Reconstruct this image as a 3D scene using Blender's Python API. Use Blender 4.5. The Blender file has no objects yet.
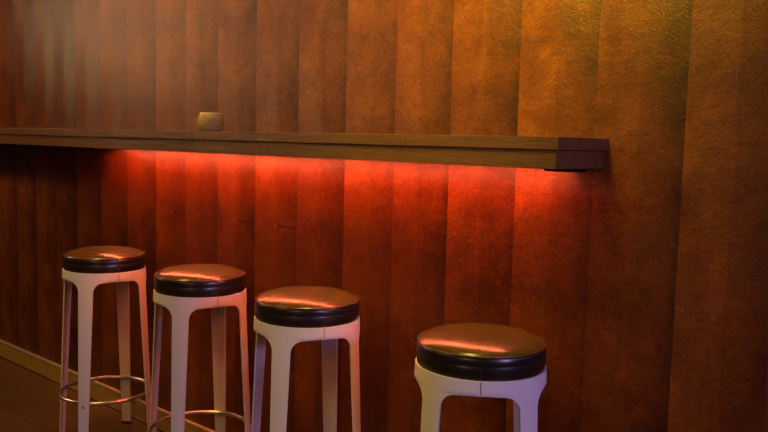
import bpy, bmesh, math, random
from mathutils import Matrix, Vector
C = bpy.context.scene.collection
PI = math.pi

# ------------------------------------------------------------------ camera
CX, CY, CZ = 0.9199, -1.865, 1.2575
yaw, pitch, roll, FPX = 0.7289, 0.0928, 0.0246, 798.4
Fv = Vector((-math.sin(yaw)*math.cos(pitch), math.cos(yaw)*math.cos(pitch), -math.sin(pitch)))
R0 = Vector((math.cos(yaw), math.sin(yaw), 0)); U0 = R0.cross(Fv)
Rv = R0*math.cos(roll) + U0*math.sin(roll); Uv = -R0*math.sin(roll) + U0*math.cos(roll)
cd = bpy.data.cameras.new('camera'); cam = bpy.data.objects.new('camera', cd); C.objects.link(cam)
cam.matrix_world = Matrix(((Rv.x, Uv.x, -Fv.x, CX), (Rv.y, Uv.y, -Fv.y, CY), (Rv.z, Uv.z, -Fv.z, CZ), (0, 0, 0, 1)))
cd.sensor_width = 36; cd.lens = FPX/768*36; cd.clip_start = 0.02
bpy.context.scene.camera = cam

# ------------------------------------------------------------------ world, lights, exposure
vs = bpy.context.scene.view_settings
vs.view_transform = 'Standard'; vs.look = 'None'; vs.gamma = 1; vs.exposure = 0; vs.use_curve_mapping = False
w = bpy.data.worlds.new('world'); bpy.context.scene.world = w; w.use_nodes = True
w.node_tree.nodes['Background'].inputs[0].default_value = (0.30, 0.13, 0.12, 1)
w.node_tree.nodes['Background'].inputs[1].default_value = 0.055

def lamp(name, kind, loc, target, color, power, size=0.2, spot=None, blend=1.0):
    l = bpy.data.lights.new(name, kind); l.color = color; l.energy = power
    if kind == 'AREA': l.shape = 'DISK'; l.size = size
    else: l.shadow_soft_size = size
    if spot: l.spot_size = math.radians(spot); l.spot_blend = blend
    o = bpy.data.objects.new(name, l); C.objects.link(o); o.location = loc
    o.rotation_euler = (Vector(target)-Vector(loc)).to_track_quat('-Z', 'Y').to_euler()
    return o
# gold pendant in the room, in front of the bar and to its left
lamp('pendant_gold', 'POINT', (-1.35, -1.8, 2.05), (0, 0, 0), (1.0, 0.68, 0.14), 22, 0.14)
# ceiling downlights close to the wall: one above the gap between the last two stools, one further left
lamp('downlight_yellow', 'SPOT', (-0.42, -0.85, 2.75), (-0.42, 0.0, 2.08), (1.0, 0.78, 0.04), 760, 0.40, 66)
lamp('downlight_overhead', 'SPOT', (-0.30, -0.75, 2.75), (-0.36, -0.42, 0.8), (1.0, 0.74, 0.08), 85, 0.08, 46)
lamp('downlight_amber', 'SPOT', (-1.9, -0.85, 2.75), (-1.9, 0.0, 1.95), (1.0, 0.62, 0.10), 150, 0.06, 92)
# peach pendant far left, mirrored as a soft blob in the satin veneer
lamp('pendant_peach', 'POINT', (-4.1, -1.28, 2.04), (0, 0, 0), (1.0, 0.60, 0.28), 72, 0.14)
# lavender light from the right side of the room, weak salmon one from in front
lamp('room_lavender', 'AREA', (2.4, -0.85, 1.6), (-0.4, -0.1, 0.9), (0.58, 0.42, 1.0), 28, 0.5)
lamp('room_salmon', 'AREA', (0.4, -3.4, 1.6), (-1.0, -0.2, 0.5), (1.0, 0.60, 0.50), 8, 0.8)

# ------------------------------------------------------------------ node helpers
class NB:
    def __init__(s, name):
        s.m = bpy.data.materials.new(name); s.m.use_nodes = True
        s.t = s.m.node_tree; s.b = s.t.nodes['Principled BSDF']
    def n(s, typ, **kw):
        o = s.t.nodes.new(typ)
        for k, v in kw.items(): setattr(o, k, v)
        return o
    def l(s, a, b): s.t.links.new(a, b)
    def v(s, sock, x):
        if isinstance(x, (int, float)): sock.default_value = x
        elif isinstance(x, tuple): sock.default_value = x
        else: s.l(x, sock)
    def mth(s, op, a, b=None, c=None, clamp=False):
        o = s.n('ShaderNodeMath', operation=op); o.use_clamp = clamp; s.v(o.inputs[0], a)
        if b is not None: s.v(o.inputs[1], b)
        if c is not None: s.v(o.inputs[2], c)
        return o.outputs[0]
    def ramp(s, f, stops):
        o = s.n('ShaderNodeValToRGB'); e = o.color_ramp.elements
        while len(e) < len(stops): e.new(0.5)
        for q, (p, c) in zip(e, stops): q.position = p; q.color = (*c, 1) if len(c) == 3 else c
        s.l(f, o.inputs[0]); return o.outputs[0]
    def noise(s, vec, scale, detail=3, rough=0.5, dist=0):
        o = s.n('ShaderNodeTexNoise'); o.inputs['Scale'].default_value = scale; o.inputs['Detail'].default_value = detail
        o.inputs['Roughness'].default_value = rough; o.inputs['Distortion'].default_value = dist
        if vec is not None: s.l(vec, o.inputs['Vector'])
        return o.outputs[0]
    def mix(s, f, a, b, mode='MIX'):
        o = s.n('ShaderNodeMix', data_type='RGBA', blend_type=mode); s.v(o.inputs[0], f); s.v(o.inputs[6], a); s.v(o.inputs[7], b)
        return o.outputs[2]
    def comb(s, x, y, z):
        o = s.n('ShaderNodeCombineXYZ'); s.v(o.inputs[0], x); s.v(o.inputs[1], y); s.v(o.inputs[2], z); return o.outputs[0]
    def bump(s, h, strength, dist=0.01):
        o = s.n('ShaderNodeBump'); o.inputs['Strength'].default_value = strength; o.inputs['Distance'].default_value = dist
        s.l(h, o.inputs['Height']); s.l(o.outputs[0], s.b.inputs['Normal'])
    def set(s, **kw):
        for k, v in kw.items(): s.v(s.b.inputs[k.replace('_', ' ')], v)
        return s.m

def simple(name, col, rough=0.5, metal=0.0, spec=0.5, **kw):
    q = NB(name)
    return q.set(Base_Color=(*col, 1), Roughness=rough, Metallic=metal, **{'Specular_IOR_Level': spec}, **kw)

# --- figured, book-matched veneer laid in strips (joints every 0.229 m, panels 1.114 m)
PW = 1.114
def veneer(name, wall=True):
    q = NB(name)
    pos = q.n('ShaderNodeNewGeometry').outputs['Position']
    sp = q.n('ShaderNodeSeparateXYZ'); q.l(pos, sp.inputs[0]); x, y, z = sp.outputs
    if wall:
        k = q.mth('DIVIDE', q.mth('ADD', x, 1.823 + 8*PW), PW)
        pan = q.mth('FLOOR', k); t = q.mth('MULTIPLY', q.mth('FRACT', k), PW)
        a = q.mth('DIVIDE', q.mth('ADD', t, 0.0165), 0.229)
        zz0 = 0.948; vert = z
    else:
        a = q.mth('DIVIDE', q.mth('ADD', x, 20.31), 2.7); pan = 0.0
        zz0 = 1.0; vert = q.mth('ADD', z, q.mth('MULTIPLY', y, 1.0))
    idx = q.mth('FLOOR', a); s = q.mth('FRACT', a)
    sid = q.mth('ADD', idx, q.mth('MULTIPLY', pan, 7.3))
    wn = q.n('ShaderNodeTexWhiteNoise', noise_dimensions='1D'); q.l(sid, wn.inputs['W'])
    m = q.mth('ABSOLUTE', q.mth('SUBTRACT', s, 0.5))                 # book match
    half = q.mth('GREATER_THAN', s, 0.5)
    zz = q.mth('ABSOLUTE', q.mth('SUBTRACT', vert, zz0))             # end match
    # feather figure: streaks running obliquely away from the mirror line
    wv = q.comb(q.mth('MULTIPLY', m, 1.0), q.mth('MULTIPLY', zz, 0.9), q.mth('MULTIPLY', sid, 0.03))
    mapn = q.n('ShaderNodeMapping'); mapn.inputs['Rotation'].default_value = (0, 0, math.radians(38))
    q.l(q.comb(q.mth('MULTIPLY', m, 0.229), zz, q.mth('MULTIPLY', sid, 0.031)), mapn.inputs['Vector'])
    mp2 = q.n('ShaderNodeMapping'); mp2.inputs['Scale'].default_value = (1, 3.2, 1); q.l(mapn.outputs[0], mp2.inputs['Vector'])
    feather = q.noise(mp2.outputs[0], 75, 4, 0.62, 0.9)
    big = q.noise(q.comb(q.mth('MULTIPLY', m, 1.1), q.mth('MULTIPLY', zz, 3.2), q.mth('MULTIPLY', sid, 0.7)), 1.7, 3, 0.55, 0.4)
    grain = q.noise(q.comb(q.mth('MULTIPLY', x, 260.0), y, q.mth('MULTIPLY', z, 7.0)), 1.0, 3, 0.6)
    curl = q.noise(q.comb(q.mth('MULTIPLY', x, 9.0), y, q.mth('MULTIPLY', z, 34.0)), 1.5, 3, 0.6, 1.2)
    # tone across the strip: light at its left joint, dark at its right one
    tone = q.mth('SUBTRACT', 1.08, q.mth('MULTIPLY', q.mth('POWER', s, 4.0), 0.25))
    tone = q.mth('SUBTRACT', tone, q.mth('MULTIPLY', half, 0.09))
    tone = q.mth('MULTIPLY', tone, q.mth('ADD', 0.92, q.mth('MULTIPLY', wn.outputs['Value'], 0.16)))
    crimp = q.noise(q.comb(q.mth('MULTIPLY', x, 1.0), y, q.mth('MULTIPLY', z, 1.4)), 130, 3, 0.6, 2.0)
    tone = q.mth('MULTIPLY', tone, q.mth('ADD', 0.62, q.mth('MULTIPLY', crimp, 0.76)))
    curly = q.noise(q.comb(q.mth('MULTIPLY', x, 1.0), y, q.mth('MULTIPLY', z, 1.3)), 16, 4, 0.65, 1.6)
    tone = q.mth('MULTIPLY', tone, q.mth('ADD', 0.72, q.mth('MULTIPLY', curly, 0.56)))
    tone = q.mth('MULTIPLY', tone, q.mth('ADD', 0.55, q.mth('MULTIPLY', big, 0.9)))
    tone = q.mth('MULTIPLY', tone, q.mth('ADD', 0.55, q.mth('MULTIPLY', feather, 0.9)))
    tone = q.mth('MULTIPLY', tone, q.mth('ADD', 0.90, q.mth('MULTIPLY', grain, 0.2)))
    tone = q.mth('MULTIPLY', tone, q.mth('ADD', 0.87, q.mth('MULTIPLY', curl, 0.26)))
    if wall:
        # thin match line at the end-match height
        ln = q.mth('LESS_THAN', zz, 0.0022)
        tone = q.mth('MULTIPLY', tone, q.mth('SUBTRACT', 1.0, q.mth('MULTIPLY', q.mth('MULTIPLY', q.mth('MULTIPLY', ln, half), q.mth('LESS_THAN', x, -1.15)), 0.45)))
        kn = q.mth('MULTIPLY', q.mth('LESS_THAN', q.mth('ADD', q.mth('MULTIPLY', m, 0.229*0.35), zz), 0.0062), q.mth('LESS_THAN', x, -1.15))
        tone = q.mth('ADD', tone, q.mth('MULTIPLY', kn, 0.45))  # knots, with the light on their relief painted into the tone
        # hairline joint
        jl = q.mth('GREATER_THAN', s, 0.994)
        tone = q.mth('MULTIPLY', tone, q.mth('SUBTRACT', 1.0, q.mth('MULTIPLY', jl, 0.16)))
    col = q.ramp(q.mth('MULTIPLY', tone, 0.55, clamp=True), [(0.0, (0.02, 0.004, 0.001)), (0.30, VD), (0.55, VM), (0.85, VL)])
    h = q.mth('ADD', q.mth('ADD', q.mth('MULTIPLY', crimp, 0.6), q.mth('MULTIPLY', feather, 0.9)), q.mth('MULTIPLY', q.noise(pos, 260, 2, 0.5), 0.25))
    q.bump(h, 0.34, 0.005)
    return q.set(Base_Color=col, Roughness=0.30, Specular_IOR_Level=0.36)
VD, VM, VL = (0.016, 0.0018, 0.0001), (0.096, 0.0208, 0.0010), (0.20, 0.055, 0.004)
M_wall = veneer('figured_veneer')
VD, VM, VL = (0.050, 0.020, 0.009), (0.11, 0.044, 0.018), (0.18, 0.076, 0.026)
M_shelf = veneer('shelf_veneer', wall=False)
M_seam = simple('seam_channel', (0.09, 0.006, 0.014), 0.4, 0.0, 0.5)
M_dark = simple('fixture_black', (0.008, 0.006, 0.006), 0.8, 0.0, 0.1)
M_rubber = simple('rubber_black', (0.02, 0.018, 0.018), 0.7)

q = NB('cream_paint')
tc = q.n('ShaderNodeTexCoord').outputs['Object']
q.bump(q.noise(tc, 420, 2, 0.5), 0.10, 0.002)
M_shell = q.set(Base_Color=(0.75, 0.70, 0.67, 1), Roughness=0.42, Specular_IOR_Level=0.4)

def leather(name, col, rough, wr):
    q = NB(name); tc = q.n('ShaderNodeTexCoord').outputs['Object']
    mp = q.n('ShaderNodeMapping'); mp.inputs['Scale'].default_value = (1, 1, 5); q.l(tc, mp.inputs['Vector'])
    wn_ = q.noise(mp.outputs[0], 9, 3, 0.5, 0.6); fine = q.noise(tc, 520, 2, 0.5)
    q.bump(q.mth('ADD', q.mth('MULTIPLY', wn_, wr), q.mth('MULTIPLY', fine, 0.04)), 0.35, 0.006)
    return q.set(Base_Color=(*col, 1), Roughness=rough, Specular_IOR_Level=0.6)
M_top = leather('brown_vinyl_lit_top', (0.070, 0.042, 0.007), 0.23, 0.08)  # lighter and golden: light from above is put into the colour
M_side = leather('brown_vinyl_shaded_side', (0.014, 0.009, 0.008), 0.30, 0.9)  # same brown vinyl as the top, its shade put into a darker colour
M_pipe = leather('vinyl_piping', (0.07, 0.035, 0.02), 0.3, 0.1)

q = NB('brushed_champagne_metal'); tc = q.n('ShaderNodeTexCoord').outputs['Object']
q.bump(q.noise(tc, 300, 2, 0.5), 0.08, 0.001)
M_ring = q.set(Base_Color=(0.64, 0.56, 0.48, 1), Roughness=0.28, Metallic=1.0)

q = NB('floor_boards'); pos = q.n('ShaderNodeNewGeometry').outputs['Position']
sp = q.n('ShaderNodeSeparateXYZ'); q.l(pos, sp.inputs[0])
row = q.mth('FLOOR', q.mth('DIVIDE', sp.outputs[1], 0.12)); fr = q.mth('FRACT', q.mth('DIVIDE', sp.outputs[1], 0.12))
wn = q.n('ShaderNodeTexWhiteNoise', noise_dimensions='1D'); q.l(row, wn.inputs['W'])
g = q.noise(q.comb(q.mth('MULTIPLY', sp.outputs[0], 3.0), q.mth('MULTIPLY', sp.outputs[1], 40.0), row), 1.4, 4, 0.6, 0.8)
c = q.ramp(q.mth('ADD', q.mth('MULTIPLY', g, 0.7), q.mth('MULTIPLY', wn.outputs['Value'], 0.25)), [(0.2, (0.055, 0.027, 0.006)), (0.7, (0.17, 0.085, 0.018))])
c = q.mix(q.mth('LESS_THAN', fr, 0.02), c, (0.012, 0.004, 0.002, 1))
M_floor = q.set(Base_Color=c, Roughness=0.42)

q = NB('golden_oak'); pos = q.n('ShaderNodeNewGeometry').outputs['Position']
sp = q.n('ShaderNodeSeparateXYZ'); q.l(pos, sp.inputs[0])
g = q.noise(q.comb(q.mth('MULTIPLY', sp.outputs[0], 5.0), sp.outputs[1], q.mth('MULTIPLY', sp.outputs[2], 42.0)), 1.2, 4, 0.6, 1.6)
M_oak = q.set(Base_Color=q.ramp(g, [(0.3, (0.24, 0.13, 0.02)), (0.7, (0.44, 0.26, 0.05))]), Roughness=0.4)
M_oakcap = simple('oak_cap', (0.34, 0.26, 0.16), 0.4)

q = NB('red_led_diffuser')
M_led = q.set(Base_Color=(0.8, 0.3, 0.2, 1), Emission_Color=(1.0, 0.17, 0.065, 1), Emission_Strength=135.0, Roughness=0.4)

# ------------------------------------------------------------------ mesh helpers
def obj(name, bm, mat, parent=None, smooth=False):
    me = bpy.data.meshes.new(name); bm.normal_update(); bm.to_mesh(me); bm.free()
    if smooth:
        for p in me.polygons: p.use_smooth = True
    me.materials.append(mat)
    o = bpy.data.objects.new(name, me); C.objects.link(o)
    if parent: o.parent = parent
    return o
def box(bm, x0, x1, y0, y1, z0, z1, bev=0.0):
    g = bmesh.ops.create_cube(bm, size=1)
    for v in g['verts']:
        v.co = Vector(((x0+x1)/2 + v.co.x*(x1-x0), (y0+y1)/2 + v.co.y*(y1-y0), (z0+z1)/2 + v.co.z*(z1-z0)))
    if bev:
        es = list({e for v in g['verts'] for e in v.link_edges})
        bmesh.ops.bevel(bm, geom=es, offset=bev, segments=2, profile=0.6, affect='EDGES')
def lathe(bm, prof, n=96, closed=False):
    rings = []
    for r, z in prof:
        if r < 1e-6: rings.append([bm.verts.new((0, 0, z))])
        else: rings.append([bm.verts.new((r*math.cos(2*PI*k/n), r*math.sin(2*PI*k/n), z)) for k in range(n)])
    if closed: rings.append(rings[0])
    for a, b in zip(rings, rings[1:]):
        for k in range(n):
            k2 = (k+1) % n
            if len(a) == 1: bm.faces.new((a[0], b[k2], b[k]))
            elif len(b) == 1: bm.faces.new((a[k], a[k2], b[0]))
            else: bm.faces.new((a[k], a[k2], b[k2], b[k]))
def torus(bm, R, r, z, n=128, m=14):
    lathe(bm, [(R + r*math.cos(2*PI*k/m), z + r*math.sin(2*PI*k/m)) for k in range(m)], n, closed=True)
def struct(o): o['kind'] = 'structure'; return o
def tag(o, label, cat, group=None):
    o['label'] = label; o['category'] = cat
    if group: o['group'] = group
    return o

# ------------------------------------------------------------------ the room
bm = bmesh.new(); box(bm, -7.0, 2.6, -5.0, 0.12, -0.06, 0.0); struct(obj('floor', bm, M_floor))
bm = bmesh.new(); box(bm, -7.0, 2.6, 0.012, 0.12, 0.0, 2.8)
wall = struct(obj('wall_back', bm, M_seam))
x = -0.709 - 5*PW
while x < 2.5:
    xe = min(x + PW, 2.6)
    bm = bmesh.new(); box(bm, x + 0.0019, xe - 0.0019, 0.0, 0.0125, 0.0, 2.8, 0.0006)
    obj('veneer_panel', bm, M_wall, wall)
    # slim reddish channel closing each joint between panels
    bm = bmesh.new(); box(bm, xe - 0.0019, xe + 0.0019, 0.0002, 0.0126, 0.0, 2.8)
    obj('joint_channel', bm, M_seam, wall)
    x += PW
bm = bmesh.new(); box(bm, -7.0, 2.6, -0.012, 0.0, 0.0, 0.083, 0.001)
bb = struct(obj('baseboard_back', bm, M_oak))
bm = bmesh.new(); box(bm, -7.0, 2.6, -0.015, 0.0, 0.083, 0.095, 0.002); obj('cap_strip', bm, M_oakcap, bb)
bm = bmesh.new(); box(bm, -7.0, 2.6, -0.0145, -0.012, 0.0, 0.004); obj('floor_gap', bm, M_dark, bb)

# ------------------------------------------------------------------ the bar shelf
SX0 = -4.6; D1, D2 = 0.2480, 0.2425; ZT, ZM, ZB = 1.2785, 1.2472, 1.2040
shelf = bpy.data.objects.new('wall_bar_shelf', None); C.objects.link(shelf); shelf.location = (0, 0, 0)
tag(shelf, 'long narrow dark wooden drink shelf fixed to the wall above the stools', 'shelf')
bm = bmesh.new(); box(bm, SX0, 0.0, -D1, -0.0005, ZM + 0.0012, ZT, 0.0012); obj('shelf_top', bm, M_shelf, shelf)
bm = bmesh.new()
box(bm, SX0, -0.008, -D2, -D2 + 0.018, ZB, ZM, 0.001)          # front lip
box(bm, -0.026, -0.008, -D2 + 0.018, -0.0005, ZB, ZM, 0.001)   # end lip
box(bm, SX0, -0.026, -D2 + 0.018, -0.0005, ZM - 0.02, ZM)      # underside inside the lips
obj('shelf_fascia', bm, M_shelf, shelf)
bm = bmesh.new(); box(bm, SX0, -0.012, -D2 + 0.0015, -0.0005, ZM - 0.001, ZM + 0.0018); obj('shadow_gap', bm, M_seam, shelf)
# light fixture under the shelf
fx = bpy.data.objects.new('under_shelf_light', None); C.objects.link(fx)
tag(fx, 'red glowing light strip hidden under the wooden drink shelf', 'light strip')
LX0, LX1, LY = -2.362, -0.118, -0.075
bm = bmesh.new(); box(bm, LX0, LX1, LY - 0.014, LY + 0.014, 1.2035, ZM - 0.0202, 0.001); obj('housing', bm, M_dark, fx)
bm = bmesh.new(); box(bm, LX0 + 0.008, LX1 - 0.012, LY - 0.009, LY + 0.009, 1.2006, 1.2037, 0.0008); obj('diffuser', bm, M_led, fx)
for xa, xb, zb in ((LX0 - 0.035, LX0, 1.1968), (LX1, LX1 + 0.086, 1.1942)):
    bm = bmesh.new(); box(bm, xa, xb, LY - 0.03, LY + 0.03, zb, ZM - 0.0202, 0.0015)
    obj('end_bracket', bm, M_dark, fx)

# ------------------------------------------------------------------ bar stools
ZS, RS, RF, TH = 0.722, 0.160, 0.1965, 0.0045
ZA, CR = 0.686, 0.040
def rad(z): return RS + (RF-RS)*(ZS-z)/ZS
def hw_leg(z): return (0.0185 + 0.0115*min(1, z/0.64))/rad(z)
def sheet(rows, n):
    """curved plate: rows of (z, half angle) about angle 0, thickness TH, own rim"""
    bm = bmesh.new()
    def pt(a, z, inner):
        r = rad(z) - (TH if inner else 0); return Vector((r*math.cos(a), r*math.sin(a), z))
    G = []
    for inner in (0, 1):
        g = [[bm.verts.new(pt(-h + 2*h*k/n, z, inner)) for k in range(n+1)] for z, h in rows]; G.append(g)
        for i in range(len(rows)-1):
            for k in range(n):
                f = (g[i][k], g[i][k+1], g[i+1][k+1], g[i+1][k])
                bm.faces.new(f if not inner else f[::-1]).smooth = True
    def rim(path):
        vs_ = [[bm.verts.new(G[s][i][k].co) for (i, k) in path] for s in (0, 1)]
        for j in range(len(path)-1):
            try: bm.faces.new((vs_[0][j], vs_[1][j], vs_[1][j+1], vs_[0][j+1]))
            except ValueError: pass
    L = len(rows)-1
    rim([(i, 0) for i in range(L+1)]); rim([(L, k) for k in range(n+1)])
    rim([(i, n) for i in range(L, -1, -1)]); rim([(0, k) for k in range(n, -1, -1)])
    return bm
Z1 = ZA - CR
def leg_bm(k):
    rows = [(0.012 + (Z1-0.012)*i/16, 0) for i in range(17)]
    bm = sheet([(z, hw_leg(z)) for z, _ in rows], 10)
    bmesh.ops.rotate(bm, verts=bm.verts, cent=(0, 0, 0), matrix=Matrix.Rotation(k*PI/2, 3, 'Z')); return bm
def foot_bm(k):
    bm = bmesh.new(); n = 8; vs_ = []
    for z in (0.0, 0.0125):
        h = hw_leg(z)*1.02
        out = [bm.verts.new(((rad(z)+.0008)*math.cos(a), (rad(z)+.0008)*math.sin(a), z)) for a in [-h+2*h*j/n for j in range(n+1)]]
        inn = [bm.verts.new(((rad(z)-TH-.0012)*math.cos(a), (rad(z)-TH-.0012)*math.sin(a), z)) for a in [h-2*h*j/n for j in range(n+1)]]
        vs_.append(out+inn)
    N = len(vs_[0])
    for j in range(N): bm.faces.new((vs_[0][j], vs_[0][(j+1) % N], vs_[1][(j+1) % N], vs_[1][j]))
    bm.faces.new(vs_[1]); bm.faces.new(vs_[0][::-1])
    bmesh.ops.rotate(bm, verts=bm.verts, cent=(0, 0, 0), matrix=Matrix.Rotation(k*PI/2, 3, 'Z')); return bm
def apron_bm():
    bm = bmesh.new()
    q45 = PI/4
    rows = []
    for i in range(13):
        a = i/12*PI/2; z = Z1 + CR*math.sin(a)*0.97
        gap = (q45 - hw_leg(Z1)) - CR/RS*(1-math.cos(a))
        rows.append((z, q45 - max(gap, 0.02)))
    rows.append((ZA + 0.0018, q45)); rows += [(ZA + 0.002 + (ZS-ZA-0.002)*j/4, q45) for j in range(1, 5)]
    full = bmesh.new(); tmp = []
    for k in range(4):
        b = sheet(rows, 28)
        bmesh.ops.rotate(b, verts=b.verts, cent=(0, 0, 0), matrix=Matrix.Rotation(k*PI/2, 3, 'Z'))
        me = bpy.data.meshes.new('tmp'); b.to_mesh(me); b.free(); full.from_mesh(me); bpy.data.meshes.remove(me)
    # drop the internal rims between quadrants, weld the outer and inner skins
    kill = []
    for f in full.faces:
        if f.smooth: continue
        ok = all(v.co.z > ZA + 0.001 for v in f.verts)
        if ok:
            aa = [(math.atan2(v.co.y, v.co.x) - q45) % (PI/2) for v in f.verts]
            if all(min(t, PI/2-t) < 1e-3 for t in aa): kill.append(f)
    bmesh.ops.delete(full, geom=kill, context='FACES')
    skin = list({v for f in full.faces if f.smooth for v in f.verts})
    bmesh.ops.remove_doubles(full, verts=skin, dist=2e-5)
    return full

def cushion_top_bm():
    bm = bmesh.new()
    P = [(0.1545, 0.7755)]
    for i in range(1, 29):
        a = i/28*PI/2; r = 0.1545*math.cos(a)**0.62
        P.append((r if i < 28 else 0.0, 0.7755 + 0.0272*(1 - (r/0.1545)**3.0)**0.64))
    lathe(bm, P); return bm
def cushion_side_bm():
    bm = bmesh.new()
    lathe(bm, [(0.150, 0.7095), (0.1545, 0.7100), (0.1553, 0.7220), (0.1572, 0.7290), (0.1584, 0.7380), (0.1586, 0.7460), (0.1577, 0.7535), (0.1572, 0.7550),
               (0.1578, 0.7570), (0.1578, 0.7650), (0.1570, 0.7710), (0.1552, 0.7755), (0.1535, 0.7765)]); return bm

def make_stool():
    t = bpy.data.objects.new('bar_stool', None); C.objects.link(t)
    cu = obj('seat_cushion', cushion_top_bm(), M_top, t, True); cu['label'] = 'brown vinyl cushion top, lit tone painted in'
    sd = obj('cushion_side', cushion_side_bm(), M_side, cu, True); sd['label'] = 'brown vinyl side band of the cushion, shaded tone painted in'
    bm = bmesh.new(); torus(bm, 0.1556, 0.0018, 0.7768, 128, 8); obj('piping', bm, M_pipe, cu, True)
    bm = bmesh.new(); box(bm, 0.1562, 0.1591, -0.0008, 0.0008, 0.723, 0.775)
    bmesh.ops.rotate(bm, verts=bm.verts, cent=(0, 0, 0), matrix=Matrix.Rotation(-PI/4, 3, 'Z')); obj('side_seam', bm, M_pipe, cu)
    ap = apron_bm(); me_o = obj('apron', ap, M_shell, t)
    bm = bmesh.new(); box(bm, RS + 0.0005, RS + 0.0022, -0.0005, 0.0005, ZA + 0.003, ZS - 0.002)
    bmesh.ops.rotate(bm, verts=bm.verts, cent=(0, 0, 0), matrix=Matrix.Rotation(-PI/4, 3, 'Z')); obj('weld_seam', bm, M_seam, me_o)
    bm = bmesh.new(); lathe(bm, [(0.0, 0.7085), (0.1535, 0.7085), (0.1535, 0.7125), (0.0, 0.7125)], 64); obj('seat_plate', bm, M_dark, t)
    for k in range(4):
        lg = obj('leg', leg_bm(k), M_shell, t)
        obj('rubber_foot', foot_bm(k), M_rubber, lg)
        bm = bmesh.new()
        bmesh.ops.create_uvsphere(bm, u_segments=12, v_segments=8, radius=0.0058)
        bmesh.ops.scale(bm, verts=bm.verts, vec=(0.5, 1, 1)); bmesh.ops.translate(bm, verts=bm.verts, vec=(rad(0.2), 0, 0.2))
        bmesh.ops.rotate(bm, verts=bm.verts, cent=(0, 0, 0), matrix=Matrix.Rotation(k*PI/2, 3, 'Z'))
        obj('screw', bm, M_ring, lg, True)
    bm = bmesh.new(); torus(bm, rad(0.2125) - TH - 0.0050, 0.0080, 0.2125, 128, 14); obj('foot_ring', bm, M_ring, t, True)
    return t
def copy_tree(o, parent=None):
    c = o.copy(); C.objects.link(c); c.parent = parent
    for ch in list(o.children): copy_tree(ch, c)
    return c
spots = [(-2.0560, -0.2259, 0.61, 'leftmost bar stool in the row, its foot ring wholly in view'),
         (-1.4185, -0.2124, 0.5345, 'second bar stool from the left, below the small glass, top of its foot ring showing'),
         (-0.845, -0.229, 0.3494, 'third bar stool from the left, glossy copper seat, left of the wide gap'),
         (-0.1783, -0.2664, 1.409-PI/2, 'rightmost and nearest bar stool, alone under the shelf end, golden brown seat')]
proto = make_stool()
stools = [proto] + [copy_tree(proto) for _ in spots[1:]]
for o, (sx, sy, ph, lab) in zip(stools, spots):
    o.location = (sx, sy, 0.0); o.rotation_euler = (0, 0, ph)
    tag(o, lab, 'stool', 'round bar stools in a row along the wall')

# ------------------------------------------------------------------ votive glass
q = NB('mottled_amber_glass'); tc = q.n('ShaderNodeTexCoord').outputs['Object']
vo = q.n('ShaderNodeTexVoronoi'); vo.inputs['Scale'].default_value = 260; q.l(tc, vo.inputs['Vector'])
c = q.ramp(q.noise(tc, 60, 3, 0.6), [(0.3, (0.42, 0.24, 0.04)), (0.7, (0.85, 0.62, 0.22))])
q.bump(vo.outputs['Distance'], 0.6, 0.002)
M_glass = q.set(Base_Color=c, Roughness=0.18, Transmission_Weight=0.35, IOR=1.45)
M_rim = simple('pale_glass_rim', (0.85, 0.72, 0.45), 0.2, 0.0, 0.6)
M_wax = simple('candle_wax', (0.75, 0.62, 0.42), 0.5)
vt = bpy.data.objects.new('votive_glass', None); C.objects.link(vt); vt.location = (-1.379, -0.2, ZT); vt.scale = (0.95, 0.95, 0.95)
tag(vt, 'small round mottled amber glass candle holder standing on the wooden shelf', 'candle holder')
bm = bmesh.new()
outp = [(0.0, 0.0), (0.030, 0.0), (0.0365, 0.002), (0.0415, 0.009), (0.0460, 0.020), (0.0478, 0.032), (0.0472, 0.044), (0.0440, 0.055), (0.0385, 0.0635)]
inp = [(0.0355, 0.0635), (0.0408, 0.054), (0.0440, 0.044), (0.0446, 0.032), (0.0428, 0.020), (0.038, 0.010), (0.030, 0.006), (0.0, 0.006)]
lathe(bm, outp + inp, 64); obj('glass_bowl', bm, M_glass, vt, True)
bm = bmesh.new(); lathe(bm, [(0.0352, 0.0630), (0.0388, 0.0630), (0.0384, 0.0668), (0.0356, 0.0668)], 64, closed=True); obj('rim', bm, M_rim, vt)
bm = bmesh.new(); lathe(bm, [(0.0, 0.0062), (0.019, 0.0062), (0.019, 0.021), (0.0, 0.021)], 32); cdl = obj('candle', bm, M_wax, vt)
bm = bmesh.new(); lathe(bm, [(0.0, 0.021), (0.0008, 0.021), (0.0008, 0.028), (0.0, 0.028)], 8); obj('wick', bm, M_dark, cdl)
